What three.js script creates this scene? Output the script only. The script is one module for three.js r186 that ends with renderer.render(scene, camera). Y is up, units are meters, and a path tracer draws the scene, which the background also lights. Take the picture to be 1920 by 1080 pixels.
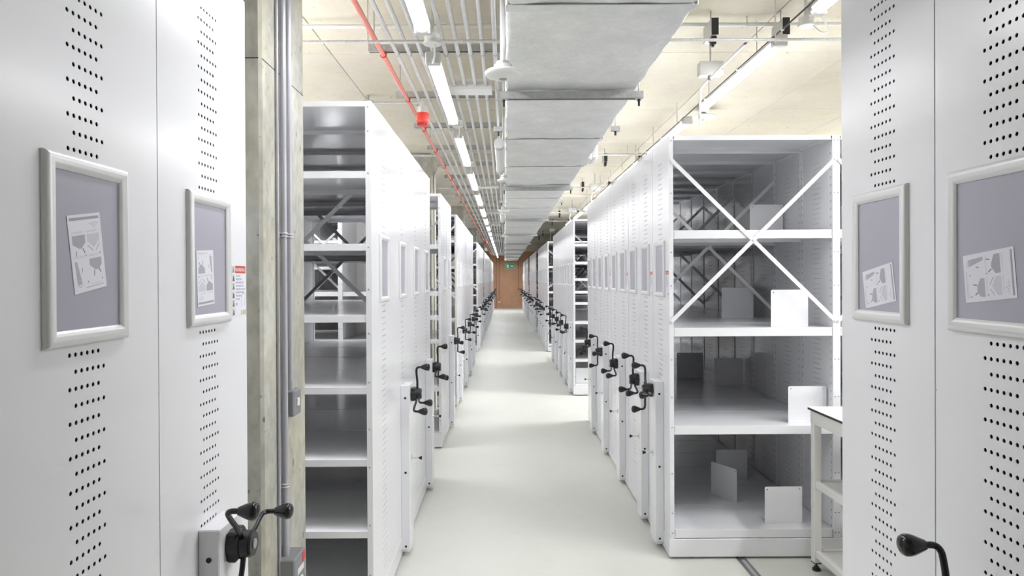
import * as THREE from 'three';
import { mergeGeometries, toCreasedNormals } from 'three/addons/utils/BufferGeometryUtils.js';
import { RectAreaLightUniformsLib } from 'three/addons/lights/RectAreaLightUniformsLib.js';

// ------------------------------------------------------------------ camera, exposure, light level
const scene = new THREE.Scene();
scene.background = new THREE.Color(0x000000);
const EYE = 1.771;
const camera = new THREE.PerspectiveCamera(2 * Math.atan(540 / 1270) * 180 / Math.PI, 1920 / 1080, 0.05, 120);
camera.rotation.order = 'YXZ';
camera.position.set(0, EYE, 0);
camera.rotation.set(-0.0043, 0, -0.005);
camera.setViewOffset(1920, 1080, 13.5, 12.2, 1920, 1080);     // a shift lens: the vanishing point sits a little above the centre
const renderer = new THREE.WebGLRenderer({ antialias: true });
renderer.toneMapping = THREE.LinearToneMapping;
renderer.toneMappingExposure = 2.36;
renderer.shadowMap.enabled = true;
RectAreaLightUniformsLib.init();
const LAMP = 30;                                               // nits of one flank of a batten's diffuser
const AISLE = 0.2, FAR = 0.34, STACK = 2.2;                                // dimming of the two visible rows, twin-tube rows over the stacks
const LAMP_COLOR = new THREE.Color(0.97, 0.978, 1.02);

// ------------------------------------------------------------------ helpers
let seed = 7;
const rnd = () => { seed = (seed * 1664525 + 1013904223) >>> 0; return seed / 4294967296; };
const used = {};
function numbered(name) { const n = used[name] = (used[name] ?? -1) + 1; return n ? name + '_' + String(n).padStart(3, '0') : name; }
function flag(o, label, category, group, kind) {
  if (label) o.userData.label = label;
  if (category) o.userData.category = category;
  if (group) o.userData.group = group;
  if (kind) o.userData.kind = kind;
  return o;
}
function thing(name, label, category, pos = [0, 0, 0], group) {
  const o = new THREE.Group(); o.name = numbered(name); o.position.set(...pos); scene.add(o);
  return flag(o, label, category, group);
}
function part(parent, name, geometry, material, pos) {
  const m = new THREE.Mesh(geometry, material);
  m.name = numbered(name); m.castShadow = m.receiveShadow = true;
  if (pos) m.position.set(...pos);
  parent.add(m); return m;
}
function single(name, label, category, geometry, material, pos, group) { return flag(part(scene, name, geometry, material, pos), label, category, group); }
function struct(name, geometry, material, pos) { return flag(part(scene, name, geometry, material, pos), null, null, null, 'structure'); }
const cache = new Map();
function geo(key, make) { if (!cache.has(key)) cache.set(key, make()); return cache.get(key); }
function merge(list) {
  const l = list.map(g => { const n = g.index ? g.toNonIndexed() : g; for (const a of Object.keys(n.attributes)) if (!['position', 'normal', 'uv'].includes(a)) n.deleteAttribute(a); return n; });
  return l.length === 1 ? l[0] : mergeGeometries(l, false);
}
// a box with chamfered edges (44 triangles); extents given as x0,x1,y0,y1,z0,z1
function box(x0, x1, y0, y1, z0, z1, c = 0.0015) {
  if (x0 > x1) [x0, x1] = [x1, x0];
  if (z0 > z1) [z0, z1] = [z1, z0];
  c = Math.min(c, (x1 - x0) * 0.3, (y1 - y0) * 0.3, (z1 - z0) * 0.3);
  const C = [(x0 + x1) / 2, (y0 + y1) / 2, (z0 + z1) / 2], H = [(x1 - x0) / 2, (y1 - y0) / 2, (z1 - z0) / 2];
  const P = [];
  const v = (ax, s) => { const p = [0, 0, 0]; for (let i = 0; i < 3; i++) p[i] = C[i] + s[i] * (H[i] - (i === ax ? 0 : c)); return p; };
  const tri = (a, b, d) => {
    const n = [(b[1] - a[1]) * (d[2] - a[2]) - (b[2] - a[2]) * (d[1] - a[1]), (b[2] - a[2]) * (d[0] - a[0]) - (b[0] - a[0]) * (d[2] - a[2]), (b[0] - a[0]) * (d[1] - a[1]) - (b[1] - a[1]) * (d[0] - a[0])];
    const m = [(a[0] + b[0] + d[0]) / 3 - C[0], (a[1] + b[1] + d[1]) / 3 - C[1], (a[2] + b[2] + d[2]) / 3 - C[2]];
    if (n[0] * m[0] + n[1] * m[1] + n[2] * m[2] < 0) P.push(...a, ...d, ...b); else P.push(...a, ...b, ...d);
  };
  const quad = (a, b, d, e) => { tri(a, b, d); tri(a, d, e); };
  for (let ax = 0; ax < 3; ax++) for (const s of [-1, 1]) {
    const o = (i, j) => { const q = [0, 0, 0]; q[ax] = s; q[(ax + 1) % 3] = i; q[(ax + 2) % 3] = j; return v(ax, q); };
    quad(o(-1, -1), o(1, -1), o(1, 1), o(-1, 1));
  }
  for (let ax = 0; ax < 3; ax++) { const b = (ax + 1) % 3, d = (ax + 2) % 3;
    for (const sb of [-1, 1]) for (const sd of [-1, 1]) {
      const q = (t, face) => { const s = [0, 0, 0]; s[ax] = t; s[b] = sb; s[d] = sd; return v(face, s); };
      quad(q(-1, b), q(1, b), q(1, d), q(-1, d));
    } }
  for (const i of [-1, 1]) for (const j of [-1, 1]) for (const k of [-1, 1]) tri(v(0, [i, j, k]), v(1, [i, j, k]), v(2, [i, j, k]));
  const g = new THREE.BufferGeometry();
  g.setAttribute('position', new THREE.Float32BufferAttribute(P, 3));
  g.computeVertexNormals();
  return planar(g);
}
// uv in metres, projected along the side each face looks to
function planar(g, du = 0, dv = 0) {
  if (g.index) g = g.toNonIndexed();
  const p = g.attributes.position, n = g.attributes.normal, uv = new Float32Array(p.count * 2);
  for (let i = 0; i < p.count; i++) {
    const a = Math.abs(n.getX(i)), b = Math.abs(n.getY(i)), c = Math.abs(n.getZ(i));
    const x = p.getX(i), y = p.getY(i), z = p.getZ(i);
    const [u, w] = b >= a && b >= c ? [x, z] : a >= c ? [z, y] : [x, y];
    uv[2 * i] = u + du; uv[2 * i + 1] = w + dv;
  }
  g.setAttribute('uv', new THREE.BufferAttribute(uv, 2));
  return g;
}
function cyl(r, len, axis = 'y', seg = 16, r2 = r) {
  const g = new THREE.CylinderGeometry(r2, r, len, seg);
  if (axis === 'x') g.rotateZ(-Math.PI / 2); else if (axis === 'z') g.rotateX(Math.PI / 2);
  return g;
}
const V = (x, y, z) => new THREE.Vector3(x, y, z);
function tube(points, r, seg = 24, rad = 10, closed = false, tension = 0.5) {
  return new THREE.TubeGeometry(new THREE.CatmullRomCurve3(points, closed, 'catmullrom', tension), seg, r, rad, closed);
}
function bent(points, bend, r, rad = 10) {                    // straight runs joined by rounded bends, capped
  const path = new THREE.CurvePath();
  let from = points[0];
  for (let i = 1; i < points.length; i++) {
    const a = points[i - 1], b = points[i], d = points[i + 1];
    if (!d) { path.add(new THREE.LineCurve3(from, b)); break; }
    const u = b.clone().sub(a).normalize(), w = d.clone().sub(b).normalize();
    const p = b.clone().addScaledVector(u, -bend), q = b.clone().addScaledVector(w, bend);
    path.add(new THREE.LineCurve3(from, p)); path.add(new THREE.QuadraticBezierCurve3(p, b, q)); from = q;
  }
  return new THREE.TubeGeometry(path, 10 * (points.length - 1) + 6, r, rad);
}

// ------------------------------------------------------------------ textures
function noise2(size, cells, s0) {                            // tileable value noise
  const g = new Float32Array(cells * cells); let s = s0 * 2654435761 >>> 0;
  for (let i = 0; i < g.length; i++) { s = (s * 1664525 + 1013904223) >>> 0; g[i] = s / 4294967296; }
  const out = new Float32Array(size * size), f = t => t * t * (3 - 2 * t);
  for (let y = 0; y < size; y++) { const Y = y / size * cells, y0 = Math.floor(Y), ty = f(Y - y0);
    for (let x = 0; x < size; x++) { const X = x / size * cells, x0 = Math.floor(X), tx = f(X - x0);
      const a = g[(y0 % cells) * cells + x0 % cells], b = g[(y0 % cells) * cells + (x0 + 1) % cells];
      const c = g[((y0 + 1) % cells) * cells + x0 % cells], d = g[((y0 + 1) % cells) * cells + (x0 + 1) % cells];
      out[y * size + x] = (a + (b - a) * tx) + ((c + (d - c) * tx) - (a + (b - a) * tx)) * ty; } }
  return out;
}
function fbm(size, cells, octaves, s0, fall = 0.55) {
  const out = new Float32Array(size * size); let a = 1, sum = 0;
  for (let o = 0; o < octaves; o++) { const n = noise2(size, cells << o, s0 + o * 17); for (let i = 0; i < out.length; i++) out[i] += n[i] * a; sum += a; a *= fall; }
  for (let i = 0; i < out.length; i++) out[i] /= sum;
  return out;
}
function tex(size, pixel, srgb, repeat) {
  const d = new Uint8Array(size * size * 4);
  for (let i = 0; i < size * size; i++) { const c = pixel(i); d[4 * i] = c[0]; d[4 * i + 1] = c[1]; d[4 * i + 2] = c[2]; d[4 * i + 3] = 255; }
  const t = new THREE.DataTexture(d, size, size);
  t.wrapS = t.wrapT = THREE.RepeatWrapping; t.magFilter = THREE.LinearFilter; t.minFilter = THREE.LinearMipmapLinearFilter; t.generateMipmaps = true;
  if (srgb) t.colorSpace = THREE.SRGBColorSpace;
  t.repeat.set(...repeat); t.needsUpdate = true; return t;
}
const clamp = (x, a = 0, b = 255) => Math.max(a, Math.min(b, x));
const grey = v => [clamp(v), clamp(v), clamp(v)];
const S = 512;
const nA = fbm(S, 4, 6, 3), nB = fbm(S, 6, 6, 91), nFine = fbm(S, 48, 3, 41), nWide = fbm(S, 3, 4, 57);
const pits = (() => { const a = new Float32Array(S * S); for (let k = 0; k < 260; k++) { const x = rnd() * S | 0, y = rnd() * S | 0, r = 0.6 + rnd() * rnd() * 2.4, e = 0.6 + rnd() * 1.2;
  for (let j = -4; j <= 4; j++) for (let i = -4; i <= 4; i++) if (Math.hypot(i, j * e) < r) a[((y + j + S) % S) * S + (x + i + S) % S] = 1; } return a; })();
const concreteTex = tex(S, i => { const v = 172 + (nA[i] - 0.5) * 84 + (nFine[i] - 0.5) * 34 - pits[i] * 50; const w = (nB[i] - 0.5) * 26; return [clamp(v + 4 + w * 0.3), clamp(v + 2), clamp(v - 11 - w)]; }, true, [0.7, 0.45]);
const concreteBump = tex(S, i => grey(150 + (nFine[i] - 0.5) * 60 - pits[i] * 110), false, [0.7, 0.45]);
const ceilTex = tex(S, i => { const v = 212 + (nA[i] - 0.5) * 20 + (nFine[i] - 0.5) * 8 - pits[i] * (nB[i] > 0.56 ? 45 : 0); return [clamp(v + 2), clamp(v - 4 + (nWide[i] - 0.5) * 4), clamp(v - 22 - (nB[i] - 0.5) * 14)]; }, true, [0.55, 0.55]);
const floorTex = tex(S, i => { const v = 217 + (nA[i] - 0.5) * 9 + (nB[i] - 0.5) * 6 + (nFine[i] - 0.5) * 3; return [clamp(v), clamp(v + 1), clamp(v - 8)]; }, true, [0.31, 0.31]);
const floorRough = tex(S, i => grey(120 + (nB[i] - 0.5) * 40), false, [0.31, 0.31]);
const wallTex = tex(S, i => { const v = (nA[i] - 0.5) * 22 + (nFine[i] - 0.5) * 14; return [clamp(216 + v), clamp(170 + v), clamp(136 + v)]; }, true, [0.4, 0.4]);
const foilBump = tex(S, i => { const r = 1 - Math.abs(2 * nA[i] - 1), q = 1 - Math.abs(2 * nB[i] - 1); return grey(60 + 120 * r * r * q + 60 * (nFine[i] - 0.5)); }, false, [1.3, 1.3]);
const foilTex = tex(S, i => grey(236 + (nB[i] - 0.5) * 26 + (nFine[i] - 0.5) * 10), true, [1.3, 1.3]);
const zincTex = tex(S, i => grey(220 + (nFine[i] - 0.5) * 44 + (nB[i] - 0.5) * 24), true, [4, 4]);

// ------------------------------------------------------------------ materials
const std = o => new THREE.MeshStandardMaterial(o);
const rgb = (r, g, b) => new THREE.Color().setRGB(r, g, b);
const M = {
  white: std({ color: rgb(0.85, 0.852, 0.875), roughness: 0.22 }),
  shelf: std({ color: rgb(0.86, 0.865, 0.885), roughness: 0.14 }),
  bench: std({ color: rgb(0.78, 0.77, 0.74), roughness: 0.45 }),
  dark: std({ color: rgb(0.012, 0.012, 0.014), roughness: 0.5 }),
  black: std({ color: rgb(0.012, 0.012, 0.014), roughness: 0.16 }),
  blackMatt: std({ color: rgb(0.02, 0.02, 0.022), roughness: 0.42 }),
  cap: std({ color: rgb(0.32, 0.32, 0.33), roughness: 0.35 }),
  chrome: std({ color: rgb(0.7, 0.7, 0.71), roughness: 0.2, metalness: 1 }),
  alu: std({ color: rgb(0.8, 0.8, 0.805), roughness: 0.34, metalness: 0.2 }),
  backing: std({ color: rgb(0.44, 0.43, 0.5), roughness: 0.24 }),
  plastic: std({ color: rgb(0.8, 0.8, 0.77), roughness: 0.4 }),
  greyPlastic: std({ color: rgb(0.25, 0.25, 0.265), roughness: 0.45 }),
  greyPipe: std({ color: rgb(0.46, 0.46, 0.5), roughness: 0.35, metalness: 0.25 }),
  zinc: std({ color: rgb(0.97, 0.97, 0.96), map: zincTex, roughness: 0.3, metalness: 0.4 }),
  strut: std({ color: rgb(0.72, 0.73, 0.72), map: zincTex, roughness: 0.5, metalness: 0.6 }),
  silver: std({ color: rgb(0.62, 0.62, 0.6), roughness: 0.42, metalness: 0.5 }),
  foil: std({ color: rgb(0.97, 0.98, 0.97), map: foilTex, bumpMap: foilBump, bumpScale: 0.007, roughness: 0.4, metalness: 0.6 }),
  red: std({ color: rgb(0.72, 0.05, 0.035), roughness: 0.3 }),
  redPipe: std({ color: rgb(0.84, 0.25, 0.2), roughness: 0.25 }),
  concrete: std({ map: concreteTex, bumpMap: concreteBump, bumpScale: 0.003, roughness: 0.78 }),
  ceiling: std({ map: ceilTex, roughness: 0.7 }),
  floor: std({ map: floorTex, roughnessMap: floorRough, roughness: 1 }),
  brown: std({ map: wallTex, roughness: 0.8 }),
  plaster: std({ color: rgb(0.72, 0.71, 0.67), roughness: 0.85 }),
  rail: std({ color: rgb(0.28, 0.28, 0.28), roughness: 0.4, metalness: 0.7 }),
  glow: std({ color: rgb(0.9, 0.9, 0.9), emissive: LAMP_COLOR, emissiveIntensity: 3.2, roughness: 0.4 }),
};

// ------------------------------------------------------------------ the room
const CEIL = 3.38, XL = -4.6, XR = 5.2, ZN = 4.2, ZF = -40.6;
struct('floor', box(XL - 0.2, XR + 0.2, -0.2, 0, ZF - 0.2, ZN + 0.2, 0.001), M.floor);
const ceiling = struct('ceiling', box(XL - 0.2, XR + 0.2, CEIL + 0.035, CEIL + 0.25, ZF - 0.2, ZN + 0.2, 0.001), M.ceiling);
{
  const xs = [XL, -3.78, -2.93, -2.08, -1.23, -0.4, 0.82, 1.67, 2.5, 3.38, 4.2, XR], rest = [];
  for (let k = -6; k < 23; k++) for (let i = 0; i + 1 < xs.length; i++) {
    const z1 = -(4.85 + 1.63 * k), z0 = Math.max(z1 - 1.63, ZF); if (z1 > ZN || z1 <= ZF) { if (!(z1 > ZN && z0 < ZN)) continue; }
    const dy = rnd() * 0.003, g = planar(box(xs[i] + 0.002, xs[i + 1] - 0.002, CEIL + dy, CEIL + 0.034, z0 + 0.002, Math.min(z1, ZN) - 0.002, 0.003), rnd() * 7, rnd() * 7);
    if (-z1 < 14 && z1 < 0.5) part(ceiling, 'ceiling_panel', g, M.ceiling); else rest.push(g);
  }
  flag(part(ceiling, 'far_ceiling_panels', merge(rest), M.ceiling), null, null, null, 'stuff');
}
struct('wall_back', box(XL - 0.2, XR + 0.2, 0, CEIL + 0.03, ZF - 0.2, ZF, 0.001), M.brown);
struct('wall_front', box(XL - 0.2, XR + 0.2, 0, CEIL + 0.03, ZN, ZN + 0.2, 0.001), M.plaster);
struct('wall_left', box(XL - 0.2, XL, 0, CEIL + 0.03, ZF, ZN, 0.001), M.plaster);
struct('wall_right', box(XR, XR + 0.2, 0, CEIL + 0.03, ZF, ZN, 0.001), M.plaster);
const COLS = [2.6, 8.68, 15.1, 21.65, 30.7];
for (const d of COLS) struct('column', planar(box(-1.5, -0.93, 0, CEIL, -d - 0.55, -d, 0.012), d, 0), M.concrete);
part(scene.getObjectByName('column'), 'formwork_seam', merge([box(-0.9305, -0.9290, 2.62, 2.624, -3.14, -2.61, 0.0005), box(-1.49, -0.94, 2.62, 2.624, -2.6005, -2.599, 0.0005)]), M.dark);
for (const x of [1.48, 3.2]) { const r = struct('floor_rail', box(x - 0.03, x + 0.03, -0.01, 0.003, -40, 3.5, 0.001), M.rail); part(r, 'rail_head', box(x - 0.012, x + 0.012, 0.003, 0.006, -40, 3.5, 0.001), M.chrome); }

// ------------------------------------------------------------------ print
function canvasTex(w, h, draw) {
  const c = document.createElement('canvas'); c.width = w; c.height = h; const x = c.getContext('2d'); draw(x, w, h);
  const t = new THREE.CanvasTexture(c); t.colorSpace = THREE.SRGBColorSpace; return t;
}
const poly = (x, pts, fill) => { x.fillStyle = fill; x.beginPath(); pts.forEach(([a, b], i) => i ? x.lineTo(a, b) : x.moveTo(a, b)); x.closePath(); x.fill(); };
const stroke = (x, pts, col, w) => { x.strokeStyle = col; x.lineWidth = w; x.beginPath(); pts.forEach(([a, b], i) => i ? x.lineTo(a, b) : x.moveTo(a, b)); x.stroke(); };
const sheetTex = canvasTex(420, 600, (x, w, h) => {
  x.fillStyle = '#e6e6ee'; x.fillRect(0, 0, w, h);
  x.fillStyle = '#a2a1ab'; x.fillRect(20, 22, 378, 22);
  x.strokeStyle = '#b4b4be'; x.lineWidth = 3;
  for (const [cx, r] of [[300, 12], [326, 12], [352, 11]]) { x.beginPath(); x.arc(cx, 82, r, 0, 7); x.stroke(); }
  stroke(x, [[262, 76], [284, 84]], '#b4b4be', 4); stroke(x, [[366, 84], [390, 72]], '#b4b4be', 4); poly(x, [[318, 102], [336, 102], [326, 118]], '#b9b9c3');
  x.strokeStyle = '#c4c4ce'; x.lineWidth = 2;
  for (const [a, b] of [[30, 150], [215, 150], [30, 340], [215, 340]]) for (let k = 0; k < 2; k++) stroke(x, [[a, b - 18 + k * 9], [a + 150 - k * 20, b - 18 + k * 9]], '#c3c3cc', 3);
  poly(x, [[34, 158], [196, 158], [196, 218], [140, 262], [112, 262], [34, 226]], '#adacb5');
  poly(x, [[220, 158], [384, 158], [384, 208], [300, 268], [220, 214]], '#ced0d8'); stroke(x, [[222, 246], [286, 292]], '#aeb0ba', 9); stroke(x, [[322, 292], [378, 244]], '#b8bac3', 9);
  stroke(x, [[70, 278], [64, 318]], '#70707c', 9); stroke(x, [[154, 262], [178, 300]], '#70707c', 10);
  x.fillStyle = '#9c9ca6'; for (const [a, b] of [[188, 322], [372, 318], [184, 528], [372, 524]]) { x.font = 'bold 26px sans-serif'; x.beginPath(); x.ellipse(a, b, 6, 11, 0.2, 0, 7); x.fill(); }
  poly(x, [[36, 356], [66, 356], [104, 512], [92, 536], [46, 536]], '#b3b2bc'); stroke(x, [[126, 410], [116, 446]], '#8b8b96', 8);
  x.strokeStyle = '#bfc0c9'; x.beginPath(); x.arc(80, 530, 24, 0, 7); x.stroke();
  poly(x, [[222, 352], [384, 352], [380, 410], [336, 446], [290, 446], [222, 402]], '#b1b0ba'); stroke(x, [[276, 446], [268, 492]], '#6c6c78', 9); stroke(x, [[338, 440], [362, 474]], '#6c6c78', 10);
  for (let k = 0; k < 34; k++) { x.fillStyle = '#a7a7b2'; x.fillRect(150 + k * 7, 566 - (k % 3), 4, 9); }
  for (let k = 0; k < 24; k++) { x.fillStyle = '#c6c6cf'; x.fillRect(230 + k * 6, 548, 4, 6); }
});
const warnTex = canvasTex(400, 600, (x, w, h) => {
  x.fillStyle = '#e9e9f2'; x.fillRect(0, 0, w, h);
  x.fillStyle = '#c9483c'; x.fillRect(95, 4, 300, 88);
  x.fillStyle = '#efd9d6'; x.font = 'bold 56px sans-serif'; x.textAlign = 'left'; x.textBaseline = 'middle'; x.fillText('WARNING', 104, 50, 282);
  x.fillStyle = '#77778a'; x.font = 'bold 30px sans-serif';
  ['IT IS THE', 'OPERATORS', 'RESPONSIBILITY', 'TO ENSURE THAT', 'THE AISLE IS CLEAR', 'BEFORE MOVING', 'THE MOBILE', 'SYSTEM'].forEach((s, i) => x.fillText(s, 108, 124 + i * 39, 275));
  x.strokeStyle = '#b9bccb'; x.lineWidth = 10; x.beginPath(); x.arc(345, 400, 70, Math.PI, Math.PI * 1.7); x.lineTo(360, 480); x.stroke(); x.beginPath(); x.moveTo(275, 400); x.lineTo(275, 490); x.stroke();
  x.fillStyle = '#a3a4b5'; x.fillRect(112, 440, 34, 32);
  x.fillStyle = '#e3d56b'; x.fillRect(250, 530, 48, 58); x.fillStyle = '#c0c2cd'; x.fillRect(305, 532, 62, 56); x.fillStyle = '#8d8e9a'; x.fillRect(372, 528, 22, 62);
  const cols = ['#8d9177', '#5b5d60', '#6d7069', '#63676a', '#77776a', '#6a6c72'];
  for (let k = 0; k < 6; k++) { const y = 6 + k * 99; x.fillStyle = '#d9dad8'; x.fillRect(6, y, 76, 86); poly(x, [[12, y + 80], [30 + 8 * (k % 3), y + 18], [58, y + 40 - 6 * (k % 2)], [76, y + 80]], cols[k]); stroke(x, [[20, y + 20], [66, y + 10 + 30 * (k % 2)]], '#44464a', 6); }
});
M.sheet = std({ map: sheetTex, roughness: 0.6 });
M.warning = std({ map: warnTex, roughness: 0.4 });

// ------------------------------------------------------------------ mobile shelving
const TOP = 2.662, BAY = 1.047;
const HOLES = (() => { const a = []; for (let k = -31; k < 5; k++) { a.push([2.255 + 0.066 * k, 1], [2.222 + 0.066 * k, 0]); } return a.filter(([y]) => y > 0.2 && y < 2.53); })();
// sheet of steel in the (d, y) plane pierced by staggered rows of six holes; spans x 0..t times side
function piercedSheet(w, y0, y1, t, side, seg, dc = w / 2) {
  const sh = new THREE.Shape(); sh.moveTo(0.0015, y0); sh.lineTo(w - 0.0015, y0); sh.lineTo(w - 0.0015, y1); sh.lineTo(0.0015, y1); sh.closePath();
  if (seg) for (const [y, o] of HOLES) for (let k = 0; k < 6; k++) { const h = new THREE.Path(); h.absarc(dc + (k + o - 3) * 0.0183, y, 0.0046, 0, Math.PI * 2, true); const pts = h.getPoints(seg / 4 | 0 || 1); sh.holes.push(new THREE.Path(Array.from({ length: seg }, (_, i) => new THREE.Vector2(dc + (k + o - 3) * 0.0183 + 0.0046 * Math.cos(-i / seg * 6.28319), y + 0.0046 * Math.sin(-i / seg * 6.28319))))); }
  const g = new THREE.ExtrudeGeometry(sh, { depth: t, bevelEnabled: false, curveSegments: 1 });
  g.rotateY(Math.PI / 2); if (side < 0) g.translate(-t, 0, 0);
  return g;
}
const X = (side, a, b, y0, y1, d0, d1, c) => box(side * a, side * b, y0, y1, -d0, -d1, c);   // u into the rack, d away from the camera
function frameGeo(w, h, side) {                                // snap frame: a rounded rail swept round with mitred corners, facing the aisle
  const prof = [[0, 0], [0, 0.006], [0.003, 0.0105], [0.008, 0.0135], [0.014, 0.0145], [0.02, 0.0135], [0.026, 0.0105], [0.03, 0.007], [0.031, 0.001]];
  const P = [], at = (k, [i, e]) => { const sx = [-1, 1, 1, -1][k % 4], sy = [-1, -1, 1, 1][k % 4]; return V(-side * e, sy * (h / 2 - i), -sx * (w / 2 - i)); };
  for (let k = 0; k < 4; k++) for (let j = 0; j + 1 < prof.length; j++) {
    const a = at(k, prof[j]), b = at(k + 1, prof[j]), c = at(k + 1, prof[j + 1]), d = at(k, prof[j + 1]);
    for (const t of side > 0 ? [a, c, b, a, d, c] : [a, b, c, a, c, d]) P.push(t.x, t.y, t.z);
  }
  const g = new THREE.BufferGeometry(); g.setAttribute('position', new THREE.Float32BufferAttribute(P, 3)); g.computeVertexNormals();
  return planar(toCreasedNormals(g, 0.6));
}
function knobGeo(side, seg) {                                  // egg shaped grip along the axle, thick end to the aisle
  const pts = [[0.0001, 0], [0.0105, 0], [0.012, 0.003], [0.0165, 0.014], [0.0215, 0.026], [0.0238, 0.036], [0.0236, 0.044], [0.0205, 0.0505], [0.014, 0.0545], [0.0125, 0.0538], [0.0115, 0.0555], [0.0001, 0.0565]].map(p => new THREE.Vector2(...p));
  const g = new THREE.LatheGeometry(pts, seg); g.rotateZ(side > 0 ? Math.PI / 2 : -Math.PI / 2); return g;
}
const R_ARM = 0.172;
function armGeo(side, seg) {                                   // along +y from the hub, then bent towards the aisle; starts at the hub's middle
  return bent([V(-side * 0.04, 0.012, 0), V(-side * 0.04, R_ARM * 0.5, 0), V(-side * 0.034, R_ARM * 0.75, 0), V(-side * 0.034, R_ARM, 0), V(-side * 0.072, R_ARM, 0)], 0.022, 0.0075, seg);
}
function shelfGeo(side, u0, u1, d0, d1, lip) {
  return merge([X(side, u0, u1, -0.004, 0, d0, d1, 0.0008), X(side, u0, u1, -lip, -0.003, d0, d0 + 0.010, 0.0015), X(side, u0, u1, -lip, -0.003, d1 - 0.010, d1, 0.0015),
    X(side, u0, u0 + 0.008, -lip * 0.8, -0.003, d0, d1, 0.001), X(side, u1 - 0.008, u1, -lip * 0.8, -0.003, d0, d1, 0.001)]);
}
function barGeo(side, u0, y0, u1, y1, d, w = 0.0125, t = 0.003) { // flat brace in the (u, y) plane
  const L = Math.hypot(u1 - u0, y1 - y0), g = box(-L / 2 - 0.012, L / 2 + 0.012, -w, w, -t / 2, t / 2, 0.0008);
  g.rotateZ(Math.atan2(y1 - y0, side * (u1 - u0))); g.translate(side * (u0 + u1) / 2, (y0 + y1) / 2, -d); return g;
}
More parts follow.
